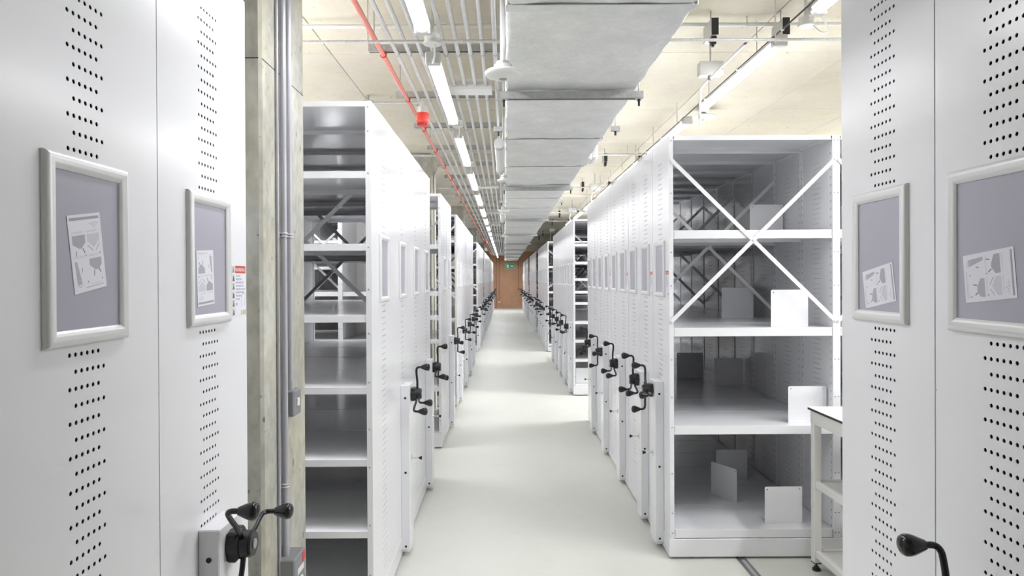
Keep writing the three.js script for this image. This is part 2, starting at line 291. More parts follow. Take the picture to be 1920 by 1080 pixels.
/* one carriage: o.side -1/1, o.x distance of its aisle face, o.d nearest depth, o.rows depths of its rows, o.handle index of the row that carries the drive,
   o.phi turn of the crank, o.levels shelf heights, o.bays, o.lod 0 near .. 2 far, o.lip shelf edge, o.label */
function carriage(o) {
  const s = o.side, total = o.rows.reduce((a, b) => a + b, 0), W = o.bays * BAY + 0.03, seg = [14, 6, 0][o.lod];
  const g = thing('shelving_carriage', o.label, 'shelving', [s * o.x, 0, -(o.d + total / 2)], o.group);
  const k = [s, o.rows.join('+'), o.bays, o.lod].join('|'), T = total / 2;   // local d runs from -T to T
  part(g, 'base_plinth', geo('base' + k, () => merge([X(s, -0.003, W, 0.014, 0.128, -T, T, 0.003), X(s, 0.05, W - 0.05, 0.0, 0.03, -T + 0.04, T - 0.04, 0.002)])), M.white);
  let d = -T;
  o.rows.forEach((w, r) => {
    const kr = [s, w, o.bays, o.lod].join('|'), lo = d, holder = n => { n.position.z = -lo; return n; };
    // end panel facing the aisle, its folded edges and the inner skin behind the holes
    holder(part(g, 'end_panel', geo('panel' + kr, () => merge([planar(piercedSheet(w, 0.13, TOP, 0.0015, s, seg)),
      X(s, 0.0012, 0.024, 0.13, TOP, 0.0015, 0.003, 0.0004), X(s, 0.0012, 0.024, 0.13, TOP, w - 0.003, w - 0.0015, 0.0004), X(s, 0.022, 0.026, 0.13, TOP - 0.004, 0.004, w - 0.004, 0.001), X(s, 0.0012, 0.024, TOP - 0.002, TOP, 0.002, w - 0.002, 0.0004)])), M.white)).rotation.y = (rnd() - 0.5) * 0.006;
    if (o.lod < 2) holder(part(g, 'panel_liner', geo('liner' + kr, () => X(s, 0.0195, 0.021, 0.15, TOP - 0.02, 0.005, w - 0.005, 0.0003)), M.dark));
    const dc = w / 2 + (o.frameShift?.[r] ?? 0);
    const fr = part(g, 'poster_frame', geo('frame' + s, () => frameGeo(0.267, 0.363, s)), M.alu, [0, 1.828, -lo - dc]);
    part(fr, 'backing_sheet', geo('backing' + s, () => X(s, -0.004, -0.001, -0.155, 0.155, -0.107, 0.107, 0.0004)), M.backing);
    const sh = o.sheets?.[r];
    if (sh) { const m = part(fr, 'instruction_sheet', geo('sheet', () => { const q = new THREE.BoxGeometry(0.105, 0.152, 0.0006); return q; }), M.sheet, [-s * 0.0046, sh[1] - 1.828, -sh[0] * 1]);
      m.rotation.set(0, -s * Math.PI / 2, 0); m.rotateZ(sh[2] * Math.PI / 180); }
    // uprights, shelves, bracing of this row
    for (let b = 0; b < o.bays; b++) {
      const u0 = 0.028 + b * BAY, u1 = u0 + 1.0;
      for (const [pu0, pu1] of [[u0 - 0.026, u0], [u1, u1 + 0.024]]) holder(part(g, 'upright', geo('post' + [kr, pu0], () => {
        const l = [X(s, pu0, pu1, 0.128, TOP - 0.003, 0.0008, 0.03, 0.0012), X(s, pu0, pu1, 0.128, TOP - 0.003, w - 0.03, w - 0.0008, 0.0012)];
        return merge(l); }), M.white));
      if (o.lod < 2) {
        holder(part(g, 'divider_panel', geo('div' + [kr, b], () => merge([piercedSheet(w - 0.06, 0.13, TOP - 0.01, 0.0015, s, o.lod ? 4 : 6).translate(s * (u1 + 0.006), 0, -0.03), X(s, u1 + 0.018, u1 + 0.021, 0.13, TOP - 0.01, 0.03, w - 0.03, 0.0005)])), M.shelf));
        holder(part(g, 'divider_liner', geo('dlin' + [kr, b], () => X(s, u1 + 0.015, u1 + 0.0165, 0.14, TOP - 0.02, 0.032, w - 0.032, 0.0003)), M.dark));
        if (b === 0 && o.levels === R4) flag(holder(part(g, 'slot_row', geo('slots' + kr, () => { const l = [0.026, w - 0.026].flatMap(q => Array.from({ length: 48 }, (_, i) => { const t = new THREE.BoxGeometry(0.0008, 0.014, 0.004); return t.translate(s * (u1 - 0.0001), 0.2 + i * 0.05, -q); })); return merge(l); }), M.dark)), null, null, null, 'stuff');
        if (o.lod === 0 || o.bolts) flag(holder(part(g, 'bolt_heads', geo('bolts' + [kr, b], () => merge([0.165, 0.29, 0.54, 0.83, 1.02, 1.255, 1.5, 1.72, 1.93, 2.3, 2.51, 2.63].flatMap(y => [u0 - 0.013, u1 + 0.012].map(u => cyl(0.0042, 0.003, 'z', 8).translate(s * u, y, 0.0002))))), M.cap)), null, null, null, 'stuff');
      } else holder(part(g, 'divider_panel', geo('div' + [kr, b], () => X(s, u1 + 0.004, u1 + 0.012, 0.13, TOP - 0.01, 0.02, w - 0.02, 0.0005)), M.shelf));
      for (const y of [...o.levels, TOP - 0.001]) { const lip = y > 2.6 ? 0.027 : o.lip; holder(part(g, 'shelf', geo('shelf' + [kr, b, lip], () => shelfGeo(s, u0 + 0.0005, u1 - 0.0005, 0.004, w - 0.004, lip)), M.shelf)).position.y = y; }
      if (r === 0 && !o.noBrace) { const bd = o.braceAt === 'front' ? -0.003 : w;
        for (const f of [0, 1]) holder(part(g, 'cross_brace', geo('brace' + [kr, b, bd, f], () => { const uA = u0 - 0.012, uB = u1 + 0.012, l = [f ? barGeo(s, uA, 1.5, uB, 2.51, bd - 0.004) : barGeo(s, uA, 2.51, uB, 1.5, bd)];
          for (const [u, y] of f ? [[uA, 1.5], [uB, 2.51], [(uA + uB) / 2, 2.005]] : [[uA, 2.51], [uB, 1.5]]) l.push(cyl(0.007, 0.008, 'z', 8).translate(s * u, y, -bd + 0.003 + f * 0.004)); return merge(l); }), M.white)); }
    }
    if (r === o.handle) {
      const dm = lo + w / 2;
      const cv = part(g, 'drive_cover', geo('cover' + s, () => merge([X(s, -0.057, 0, 0.05, 1.096, -0.0775, 0.0775, 0.003), X(s, -0.052, 0, 0.03, 0.05, -0.06, 0.07, 0.003)])), M.white, [0, 0, -dm]);
      if (o.lod < 2) for (const y of [1.015, 0.541, 0.072]) part(cv, 'screw_cap', geo('screw' + s, () => cyl(0.0075, 0.004, 'z', 12).translate(-s * 0.029, 0, 0.0775)), M.dark, [0, y, 0]);
      const hub = part(g, 'crank_handle', geo('hub' + s, () => merge([cyl(0.041, 0.034, 'x', 24).translate(-s * 0.017, 0, 0), cyl(0.037, 0.026, 'x', 24).translate(-s * 0.045, 0, 0), X(s, -0.03, 0, -0.042, 0.042, -0.036, 0.036, 0.006), cyl(0.033, 0.008, 'x', 24).translate(-s * 0.062, 0, 0)])), M.blackMatt, [-s * 0.057, 1.03, -dm]);
      part(hub, 'hub_cap', geo('hubcap' + s, () => cyl(0.014, 0.004, 'x', 18).translate(-s * 0.067, 0, 0)), M.cap);
      for (let q = 0; q < 3; q++) {
        const a = (o.phi + 120 * q) * Math.PI / 180;           // angle from "away from the camera" towards up
        const arm = part(hub, 'crank_arm', geo('arm' + [s, o.lod], () => armGeo(s, o.lod < 2 ? 10 : 6)), M.black);
        arm.rotation.x = a - Math.PI / 2;
        const kn = part(hub, 'knob', geo('knob' + [s, o.lod], () => knobGeo(s, o.lod < 2 ? 24 : 12)), M.black);
        kn.position.set(-s * 0.066, R_ARM * Math.sin(a), -R_ARM * Math.cos(a));
      }
      const pin = part(g, 'lock_pin', geo('pin' + s, () => merge([cyl(0.02, 0.003, 'x', 16).translate(-s * 0.0015, 0, 0), cyl(0.0045, 0.05, 'x', 10).translate(-s * 0.027, 0, 0)])), M.chrome, [-s * 0.057, 0.615, -dm]);
      part(pin, 'pin_knob', geo('pinknob' + s, () => { const l = new THREE.LatheGeometry([[0.0001, 0], [0.006, 0], [0.007, 0.006], [0.011, 0.012], [0.0125, 0.018], [0.011, 0.021], [0.0001, 0.022]].map(p => new THREE.Vector2(...p)), 14); l.rotateZ(s > 0 ? Math.PI / 2 : -Math.PI / 2); return l.translate(-s * 0.046, 0, 0); }), M.black);
      if (o.lod < 2) {
        const st = part(g, 'warning_sticker', geo('sticker', () => new THREE.BoxGeometry(0.108, 0.158, 0.0004)), M.warning, [-s * 0.0003, 1.737, s < 0 ? -(lo + w - 0.062) : -(lo + 0.062)]);
        st.rotation.y = -s * Math.PI / 2;
      }
    }
    d += w;
  });
  return g;
}
const ORD = ['first', 'second', 'third', 'fourth', 'fifth', 'sixth', 'seventh', 'eighth', 'ninth', 'tenth', 'eleventh', 'twelfth', 'thirteenth', 'fourteenth', 'fifteenth', 'sixteenth', 'seventeenth', 'eighteenth', 'nineteenth', 'twentieth'];
const L8 = [0.15, 0.509, 0.868, 1.231, 1.59, 1.949, 2.311], R4 = [0.186, 0.838, 1.455, 2.069], L5 = [0.15, 0.64, 1.14, 1.39, 1.64, 2.13], R8 = [0.165, 0.55, 0.84, 1.12, 1.41, 1.58, 1.77, 2.02, 2.29];

// the two carriages that stand beside the camera
carriage({ side: -1, x: 0.831, d: 1.07, rows: [0.554, 0.554], handle: 1, phi: 11, levels: L8, bays: 2, lod: 0, lip: 0.035, sheets: { 0: [0.0 - 0.005, 1.827, 9], 1: [-0.03, 1.777, 183] },
  label: 'large white perforated carriage beside the concrete column, nearest of the left row' });
carriage({ side: 1, x: 1.031, d: 1.177, rows: [0.447, 0.447], handle: 0, phi: 68, levels: R4, bays: 2, lod: 0, lip: 0.054, frameShift: [0.032, 0.012], sheets: { 0: [0.004, 1.7715, -84], 1: [0.0, 1.7455, -80] },
  label: 'large white perforated carriage in front of the workbench, nearest of the right row' });
// blocks: [side, x, start, row depth, carriages as [rows, handle row, phi], levels, bays, lod, lip]
const blocks = [
  [-1, 0.665, 3.38, 0.6625, [[2, 1, 90], [2, 1, 80]], L8, 2, 1, 0.035, 'first'],
  [-1, 0.665, 7.06, 0.695, [[2, 1, 62]], L5, 2, 1, 0.045, 'second'],
  [-1, 0.665, 9.37, 0.69, [[1, 0, 64], [2, 1, 62], [2, 1, 58], [2, 1, 66]], L8, 2, 1, 0.04, 'third'],
  [-1, 0.665, 16.5, 0.69, [[1, 0, 60], [2, 1, 95], [2, 1, 30], [2, 1, 70]], L5, 1, 2, 0.04, 'fourth'],
  [-1, 0.665, 22.8, 0.69, [[1, 0, 60], [2, 1, 20], [2, 1, 80], [2, 1, 45], [2, 1, 100], [2, 1, 66]], L5, 1, 2, 0.04, 'fifth'],
  [-1, 0.665, 31.8, 0.69, [[2, 1, 60], [2, 1, 15], [2, 1, 85], [2, 1, 40], [2, 1, 70]], L5, 1, 2, 0.04, 'sixth'],
  [1, 1.031, 4.25, 0.4656, [[1, 0, 62], [2, 0, 86], [2, 0, 90], [2, 0, 60], [2, 0, 70]], R4, 2, 1, 0.054, 'first'],
  [1, 1.031, 10.2, 0.47, [[2, 0, 88], [2, 0, 72], [2, 0, 85], [2, 0, 62], [1, 0, 60]], R8, 2, 1, 0.04, 'second'],
  [1, 1.031, 16.3, 0.465, [[2, 0, 62], [2, 0, 75], [2, 0, 90], [2, 0, 64], [2, 0, 80]], R4, 1, 2, 0.045, 'third'],
  [1, 1.031, 22.6, 0.465, [[2, 0, 40], [2, 0, 95], [2, 0, 62], [2, 0, 10], [2, 0, 80], [2, 0, 50]], R8, 1, 2, 0.04, 'fourth'],
  [1, 1.031, 30.0, 0.465, [[2, 0, 62], [2, 0, 30], [2, 0, 85], [2, 0, 70]], R4, 1, 2, 0.045, 'fifth'],
  [1, 1.031, 34.6, 0.465, [[2, 0, 55], [2, 0, 90], [2, 0, 20], [2, 0, 65]], R8, 1, 2, 0.04, 'sixth'],
];
for (const [side, x, start, depth, list, levels, bays, lod, lip, which] of blocks) {
  let d = start;
  list.forEach(([n, handle, phi], i) => {
    const single = n === 1;
    carriage({ side, x, d: d + 0.001, rows: Array(n).fill(depth - (n === 1 ? 0.002 : 0.001)), handle, phi, levels, bays, lod, lip, bolts: i === 0 && lod === 1, braceAt: single ? 'front' : 'mid', noBrace: single && i > 0,
      label: `${single ? 'single-row' : 'double-row'} white carriage with crank, ${ORD[i]} of the ${which} block down the ${side < 0 ? 'left' : 'right'} row`, group: `white shelving carriages of the ${side < 0 ? 'left' : 'right'} row` });
    d += n * depth;
  });
}

// ------------------------------------------------------------------ book supports on the shelves of the first right-hand block
const bookendGeo = geo('bookend', () => {
  const sh = new THREE.Shape(), w = 0.1225, h = 0.235, r = 0.012;
  sh.moveTo(-w, 0); sh.lineTo(w, 0); sh.lineTo(w, h - r); sh.quadraticCurveTo(w, h, w - r, h); sh.lineTo(-w + r, h); sh.quadraticCurveTo(-w, h, -w, h - r); sh.closePath();
  for (const x of [-w + 0.017, w - 0.017]) { const p = new THREE.Path(); p.absarc(x, h - 0.017, 0.004, 0, 6.2832, true); sh.holes.push(p); }
  const a = new THREE.ExtrudeGeometry(sh, { depth: 0.0018, bevelEnabled: false, curveSegments: 6 });
  return merge([planar(a), box(-w, w, 0.0003, 0.002, 0.001, 0.13, 0.0004)]);
});
function bookend(x, y, d, turn, label) { const o = single('book_support', label, 'bookend', bookendGeo, M.shelf, [x, y + 0.0006, -d], 'white steel book supports on the open shelves'); o.rotation.y = turn * Math.PI / 180; return o; }
const B = [
  [1.925, 2.069, 4.98, -178, 'white book support half hidden by the cross brace, on the highest shelf'],
  [1.82, 1.455, 4.33, -176, 'bright white book support at the front of the shelf below the cross brace centre'],
  [1.80, 1.455, 5.24, 180, 'grey-shaded book support behind the brace, middle of the shelf'],
  [1.55, 1.455, 6.75, 180, 'darkest book support, deep behind the lower arm of the brace'],
  [1.932, 0.838, 4.33, 180, 'white book support standing just above the corner of the workbench'],
  [1.93, 0.838, 5.85, 180, 'grey book support in mid depth of the waist-high shelf'],
  [1.72, 0.838, 6.3, 180, 'dark book support behind the grey one on the waist-high shelf'],
  [1.79, 0.186, 4.36, -178, 'white book support on the lowest shelf next to the workbench leg'],
  [1.77, 0.186, 5.3, 180, 'grey upright book support at the rear of the lowest shelf'],
  [1.565, 0.186, 4.86, 118, 'book support turned edgeways on the lowest shelf'],
];
for (const b of B) bookend(...b);
bookend(1.2, 0.165, 10.34, 180, 'small grey book support on the low shelf of the second block');

// ------------------------------------------------------------------ workbenches in the open aisles
function bench(x0, x1, d0, d1, label) {
  const b = thing('workbench', label, 'workbench', [(x0 + x1) / 2, 0, -(d0 + d1) / 2]);
  const w = (x1 - x0) / 2, l = (d1 - d0) / 2, top = 0.983;
  const t = part(b, 'worktop', box(-w, w, top - 0.004, top, -l, l, 0.001), M.bench); flag(part(t, 'edge_band', box(-w + 0.0005, w - 0.0005, top - 0.016, top - 0.0035, -l + 0.0005, l - 0.0005, 0.001), M.blackMatt), 'black edge of the worktop');
  part(b, 'apron', merge([box(-w + 0.012, w - 0.012, top - 0.095, top - 0.016, -l + 0.012, -l + 0.05), box(-w + 0.012, w - 0.012, top - 0.095, top - 0.016, l - 0.05, l - 0.012), box(-w + 0.012, -w + 0.05, top - 0.095, top - 0.016, -l + 0.05, l - 0.05), box(w - 0.05, w - 0.012, top - 0.095, top - 0.016, -l + 0.05, l - 0.05)]), M.bench);
  for (const i of [-1, 1]) for (const j of [-1, 1]) { const cx = i * (w - 0.036), cz = j * (l - 0.036);
    const lg = part(b, 'leg', box(cx - 0.0225, cx + 0.0225, 0.05, top - 0.094, cz - 0.0225, cz + 0.0225, 0.003), M.bench);
    part(lg, 'levelling_foot', merge([cyl(0.024, 0.012, 'y', 18).translate(cx, 0.006, cz), cyl(0.016, 0.012, 'y', 14).translate(cx, 0.018, cz), cyl(0.006, 0.03, 'y', 10).translate(cx, 0.036, cz), box(cx - 0.0226, cx + 0.0226, 0.044, 0.0505, cz - 0.0226, cz + 0.0226, 0.001)]), M.blackMatt); }
  for (const y of [0.545, 0.125]) {
    part(b, 'shelf_frame', merge([-1, 1].flatMap(i => [box(i * (w - 0.036) - 0.014, i * (w - 0.036) + 0.014, y - 0.04, y, -l + 0.058, l - 0.058), box(-w + 0.058, w - 0.058, y - 0.04, y, i * (l - 0.036) - 0.014, i * (l - 0.036) + 0.014)])), M.bench);
    part(b, 'shelf_board', box(-w + 0.056, w - 0.056, y - 0.03, y - 0.008, -l + 0.056, l - 0.056), M.bench);
  }
}
bench(1.838, 2.5, 3.02, 4.12, 'white workbench with black-edged top and open shelves in the near aisle');
bench(1.56, 2.3, 14.6, 15.25, 'white workbench with black-edged top seen through the second block of shelves');

// ------------------------------------------------------------------ batten lights
const BL = 1.54;
const battenBody = geo('battenBody', () => { const sh = new THREE.Shape(); sh.moveTo(-0.03, 0.0); sh.lineTo(0.03, 0.0); sh.lineTo(0.03, 0.02); sh.lineTo(0.022, 0.034); sh.lineTo(-0.022, 0.034); sh.lineTo(-0.03, 0.02); sh.closePath(); const g = new THREE.ExtrudeGeometry(sh, { depth: BL - 0.05, bevelEnabled: false }); g.translate(0, 0, -(BL - 0.05) / 2); g.scale(1.25, 1, 1); return planar(g); });
const battenGlow = geo('battenGlow', () => { const sh = new THREE.Shape(); sh.moveTo(-0.03, 0); for (let i = 0; i <= 12; i++) { const a = Math.PI + Math.PI * i / 12; sh.lineTo(0.031 * Math.cos(a), 0.028 * Math.sin(a) - 0.0005); } sh.lineTo(0.03, 0); sh.closePath(); const g = new THREE.ExtrudeGeometry(sh, { depth: BL - 0.09, bevelEnabled: false }); g.translate(0, 0, -(BL - 0.09) / 2); g.scale(1.25, 1.1, 1); return toCreasedNormals(planar(g), 0.5); });
const battenCap = geo('battenCap', () => box(-0.042, 0.042, -0.034, 0.036, -0.024, 0.024, 0.006));
function batten(x, y, d, label, group, hang, power = 1, tilt = 0.87) {
  const g = thing('batten_light', label, 'light', [x, y, -(d + BL / 2)], group);
  part(g, 'housing', battenBody, M.plastic); part(g, 'diffuser', battenGlow, M.glow);
  for (const e of [-1, 1]) part(g, 'end_cap', battenCap, M.silver, [0, 0, e * (BL / 2 - 0.024)]);
  const free = z => { const q = ((d + BL / 2 - z - 2.04) % 1.02 + 1.02) % 1.02; return q > 0.035 && q < 0.985; };
  const rods = [[-0.6, -0.54, -0.48], [0.4, 0.46, 0.52]].map(l => l.find(free));
  part(g, 'hanger', geo('hang' + hang.toFixed(3) + rods, () => merge(rods.map(z => cyl(0.003, hang - 0.033, 'y', 8).translate(0, 0.034 + (hang - 0.033) / 2, z)))), M.strut);
  for (const s of [-1, 1]) {
    const l = new THREE.RectAreaLight(LAMP_COLOR, LAMP * power, BL - 0.1, 0.046);
    l.name = numbered('batten_glow');
    l.position.set(s * 0.032, -0.03, 0); g.add(l); g.updateMatrixWorld(true);
    const wp = l.getWorldPosition(new THREE.Vector3()); l.lookAt(wp.x + s * Math.sin(tilt), wp.y - Math.cos(tilt), wp.z);
  }
}
const boxGeo = geo('roundBox', () => merge([cyl(0.042, 0.05, 'y', 20), cyl(0.047, 0.012, 'y', 20).translate(0, -0.02, 0), cyl(0.012, 0.04, 'z', 10).translate(0, 0.005, 0.05)]));
for (let k = 0; k < 20; k++) {
  const d = 1.80 + 1.97 * k, side = 'under the conduit rack';
  if (d + BL > 40.3) break;
  batten(-0.395, EYE + 1.2 + 0.03, d, k >= 0 && k < 20 ? `lit batten light, ${ORD[k]} from the camera in the row ${side}` : k < 0 ? 'lit batten light behind the camera in the row under the conduit rack' : 'small distant lit batten light in the row under the conduit rack', 'batten lights under the conduit rack', CEIL - EYE - 1.23, k < 1 ? 2.6 * AISLE : k < 4 ? AISLE : k < 17 ? FAR : 1.3, 0.3);
  if (k >= 0 && k < 9) {
    const j = thing('junction_box', `round white junction box with looped cable, above the end of ${k < 7 ? ORD[k] : k === 7 ? 'eighth' : 'ninth'} batten under the conduits`, 'junction box', [-0.3816, EYE + 1.28, -(d - 0.14)]);
    part(j, 'lid', boxGeo, M.plastic);
    part(j, 'stem', cyl(0.011, CEIL - EYE - 1.28 - 0.02, 'y', 10).translate(0, (CEIL - EYE - 1.28) / 2 + 0.012, 0), M.zinc);
    part(j, 'cable', tube([V(0.012, -0.02, 0), V(0.012, -0.07, -0.01), V(0.0, -0.105, -0.05), V(-0.01, -0.085, -0.1), V(-0.013, -0.06, -0.138)], 0.0055, 20, 8), M.plastic);
  }
}
for (let k = 0; k < 8; k++) {
  const d = 1.92 + 1.97 * k;
  batten(1.59, EYE + 1.33 + 0.03, d, k >= 0 && k < 7 ? `lit batten light, ${ORD[k]} from the camera in the row over the right shelving` : k < 0 ? 'lit batten light behind the camera over the right shelving' : 'last lit batten light over the right shelving', 'batten lights over the right shelving', CEIL - EYE - 1.36, 0.55);
}
// battens over the open cross aisles, out of sight above and behind the stacks
for (const [x, d, w] of [[2.7, 1.95, 'over the near right aisle'], [3.575, 1.95, 'over the near right aisle'], [4.57, 1.95, 'over the near right aisle'], [3.6, 8.55, 'over the second right aisle'], [4.5, 8.55, 'over the second right aisle'], [3.0, 14.6, 'over the third right aisle'],
  [-2.1, 2.6, 'over the near left aisle'], [-3.0, 2.6, 'over the near left aisle'], [-3.75, 2.6, 'over the near left aisle'], [-2.2, 5.8, 'over the second left aisle'], [-2.85, 5.8, 'over the second left aisle'], [-2.2, 8.2, 'over the third left aisle'], [-1.85, 14.5, 'over the fourth left aisle'], [-1.85, 21.4, 'over the fifth left aisle']])
  batten(x, EYE + 1.36, d, `lit batten light ${w}, hidden behind the shelving`, `batten lights ${w}`, CEIL - EYE - 1.36, (x > 0 ? (d > 8 ? 1.6 : 0.57) : d > 5 ? 0.4 : 1) * STACK, 0.15);
{
  const c = thing('lighting_cable', 'thin black cable clipped beside the battens over the right shelving', 'cable', [1.535, EYE + 1.365, -9]);
  part(c, 'cable', cyl(0.005, 16, 'z', 8), M.blackMatt);
  part(c, 'cable_tie', merge(Array.from({ length: 22 }, (_, i) => box(-0.008, 0.008, -0.007, 0.008, -7.7 + i * 0.72, -7.685 + i * 0.72, 0.001))), M.plastic);
}

// ------------------------------------------------------------------ insulated air duct
const DX0 = 0.012, DX1 = 0.742, DY = EYE + 1.05, DH = 0.24;
{
  const duct = thing('air_duct', 'foil-wrapped rectangular air duct running the length of the aisle under the ceiling', 'duct', [(DX0 + DX1) / 2, DY, -18.5]);
  const w = (DX1 - DX0) / 2, ring = [], N = 12;
  const edge = (x0, y0, x1, y1) => { for (let i = 0; i < N; i++) ring.push([x0 + (x1 - x0) * i / N, y0 + (y1 - y0) * i / N]); };
  edge(-w + 0.02, 0, w - 0.02, 0); edge(w - 0.006, 0.006, w - 0.0, 0.02); edge(w, 0.03, w, DH - 0.02); edge(w - 0.02, DH, -w + 0.02, DH); edge(-w, DH - 0.02, -w, 0.03); edge(-w + 0.0, 0.02, -w + 0.006, 0.006);
  const L = 1.255, h = (a, b) => { const t = Math.sin(a * 127.1 + b * 311.7) * 43758.5453; return t - Math.floor(t); };
  const sn = (x, z) => { const xi = Math.floor(x), zi = Math.floor(z), f = x - xi, q = z - zi, u = f * f * (3 - 2 * f), v = q * q * (3 - 2 * q); return (h(xi, zi) * (1 - u) + h(xi + 1, zi) * u) * (1 - v) + (h(xi, zi + 1) * (1 - u) + h(xi + 1, zi + 1) * u) * v - 0.5; };
  for (let k = -4; k < 30; k++) {
    const d0 = 2.63 + L * k, near = d0 < 14, steps = near ? 30 : 8, P = [], I = [], UV = [], R = ring.length;
    if (d0 + L > 40.55) break;
    for (let i = 0; i <= steps; i++) { const d = d0 + L * i / steps, e = Math.min(i, steps - i) / steps, tuck = Math.exp(-e * 40) * 0.007;
      ring.forEach(([x, y], j) => { const nx = Math.abs(x) > w - 0.03 ? Math.sign(x) : 0, ny = y < 0.03 ? -1 : y > DH - 0.03 ? 1 : 0; const q = (x + y * 1.7), a = sn(q * 9 + 40, d * 7) * 0.009 + sn(q * 30 + 9, d * 24) * 0.004 - tuck;
        P.push(x + nx * (a + (ny ? -0.006 * (h(j, i) - 0.5) : 0)), y + ny * a, -d + 18.5); UV.push(q, d); }); }
    for (let i = 0; i < steps; i++) for (let j = 0; j < R; j++) { const a = i * R + j, b = i * R + (j + 1) % R, c = a + R, dd = b + R; I.push(a, b, c, b, dd, c); }
    const g = new THREE.BufferGeometry(); g.setAttribute('position', new THREE.Float32BufferAttribute(P, 3)); g.setAttribute('uv', new THREE.Float32BufferAttribute(UV, 2)); g.setIndex(I); g.computeVertexNormals();
    part(duct, 'duct_section', g, M.foil);
    if (k > -4) part(duct, 'foil_tape', geo('ductTape', () => merge([box(-w - 0.004, w + 0.004, -0.004, 0.0, -0.03, 0.03, 0.001), box(-w - 0.005, -w - 0.001, -0.002, DH, -0.03, 0.03, 0.001), box(w + 0.001, w + 0.005, -0.002, DH, -0.03, 0.03, 0.001)])), M.foil, [0, 0, -d0 + 18.5]);
  }
  part(duct, 'branch_collar', merge([box(w, w + 0.06, 0.03, 0.21, -0.17, 0.17, 0.012), box(w + 0.05, w + 0.12, 0.04, 0.2, -0.13, 0.13, 0.02)]), M.foil, [0, 0, -6.35 + 18.5]);
}
// trapeze hangers under the duct
[3.79, 7.7, 11.87, 16.0, 20.1, 24.3, 28.4, 32.6, 36.7].forEach((d, i) => {
  const y = DY - 0.05, t = thing('trapeze_hanger', `${i < 7 ? ORD[i] : i === 7 ? 'eighth' : 'last'} channel bar slung under the foil duct on threaded rods`, 'hanger', [(DX0 + DX1) / 2, y, -d], 'channel bars under the duct');
  const w = (DX1 - DX0) / 2 + 0.035;
  part(t, 'channel_bar', geo('trapeze', () => merge([box(-w, w, 0, 0.041, -0.0205, -0.0185, 0.0005), box(-w, w, 0, 0.041, 0.0185, 0.0205, 0.0005), box(-w, w, 0.039, 0.041, -0.02, 0.02, 0.0005), box(-w, w, 0, 0.002, -0.0205, -0.011, 0.0005), box(-w, w, 0, 0.002, 0.011, 0.0205, 0.0005)])), M.strut);
  for (const s of [-1, 1]) { part(t, 'threaded_rod', geo('rod', () => cyl(0.005, CEIL - y + 0.03, 'y', 8).translate(0, (CEIL - y - 0.03) / 2, 0)), M.strut, [s * (w - 0.022), 0, 0]);
    part(t, 'rod_cap', geo('rodcap', () => merge([cyl(0.009, 0.012, 'y', 6).translate(0, -0.007, 0), cyl(0.0065, 0.026, 'y', 10).translate(0, -0.026, 0)])), M.blackMatt, [s * (w - 0.022), 0, 0]);
    part(t, 'end_washer', geo('washer', () => box(-0.02, 0.02, -0.002, 0.0, -0.021, 0.021, 0.0005)), M.zinc, [s * (w - 0.022), 0, 0]); }
});
[4.83, 9.4].forEach((d, i) => [[DX0 - 0.052, 'on the conduit side of the duct'], [DX1 + 0.052, 'on the open-ceiling side of the duct']].forEach(([x, w]) => {
  const t = thing('duct_bracket', `short channel bracket with rod ${w}, ${i ? 'farther' : 'nearer'} of two`, 'bracket', [x, DY - 0.005, -d]);
  part(t, 'channel', box(-0.032, 0.032, 0, 0.036, -0.02, 0.02, 0.002), M.strut); part(t, 'threaded_rod', cyl(0.005, CEIL - DY + 0.005, 'y', 8).translate(0, (CEIL - DY + 0.005) / 2, 0), M.strut); part(t, 'rod_cap', cyl(0.008, 0.03, 'y', 10).translate(0, -0.014, 0), M.blackMatt);
}));

// ------------------------------------------------------------------ conduit rack under the ceiling
const CY = EYE + 1.35, RACK = Array.from({ length: 9 }, (_, k) => -(0.052 + 0.0732 * k));
RACK.forEach((x, k) => single('steel_conduit', `straight galvanized conduit, ${['first', 'second', 'third', 'fourth', 'fifth', 'sixth', 'seventh', 'eighth', 'ninth'][k]} from the foil duct in the ceiling rack`, 'conduit', geo('conduit', () => planar(cyl(0.0127, 43.5, 'z', 14))), M.zinc, [x, CY, -18.5], 'parallel galvanized conduits of the ceiling rack'));
single('red_pipe', 'thin red detection pipe running beside the conduit rack under the ceiling', 'pipe', cyl(0.0145, 43.5, 'z', 14), M.redPipe, [-0.722, CY - 0.004, -18.5]);
const saddle = geo('saddle', () => merge([new THREE.TorusGeometry(0.0145, 0.0022, 6, 16), new THREE.TorusGeometry(0.0145, 0.0022, 6, 16).translate(0, 0, 0.012), box(-0.003, 0.003, 0.012, 0.022, -0.004, 0.016, 0.0005)]));
const redClip = geo('redclip', () => merge([new THREE.TorusGeometry(0.017, 0.004, 6, 16), box(-0.004, 0.024, 0.012, 0.02, -0.01, 0.01, 0.001)]));
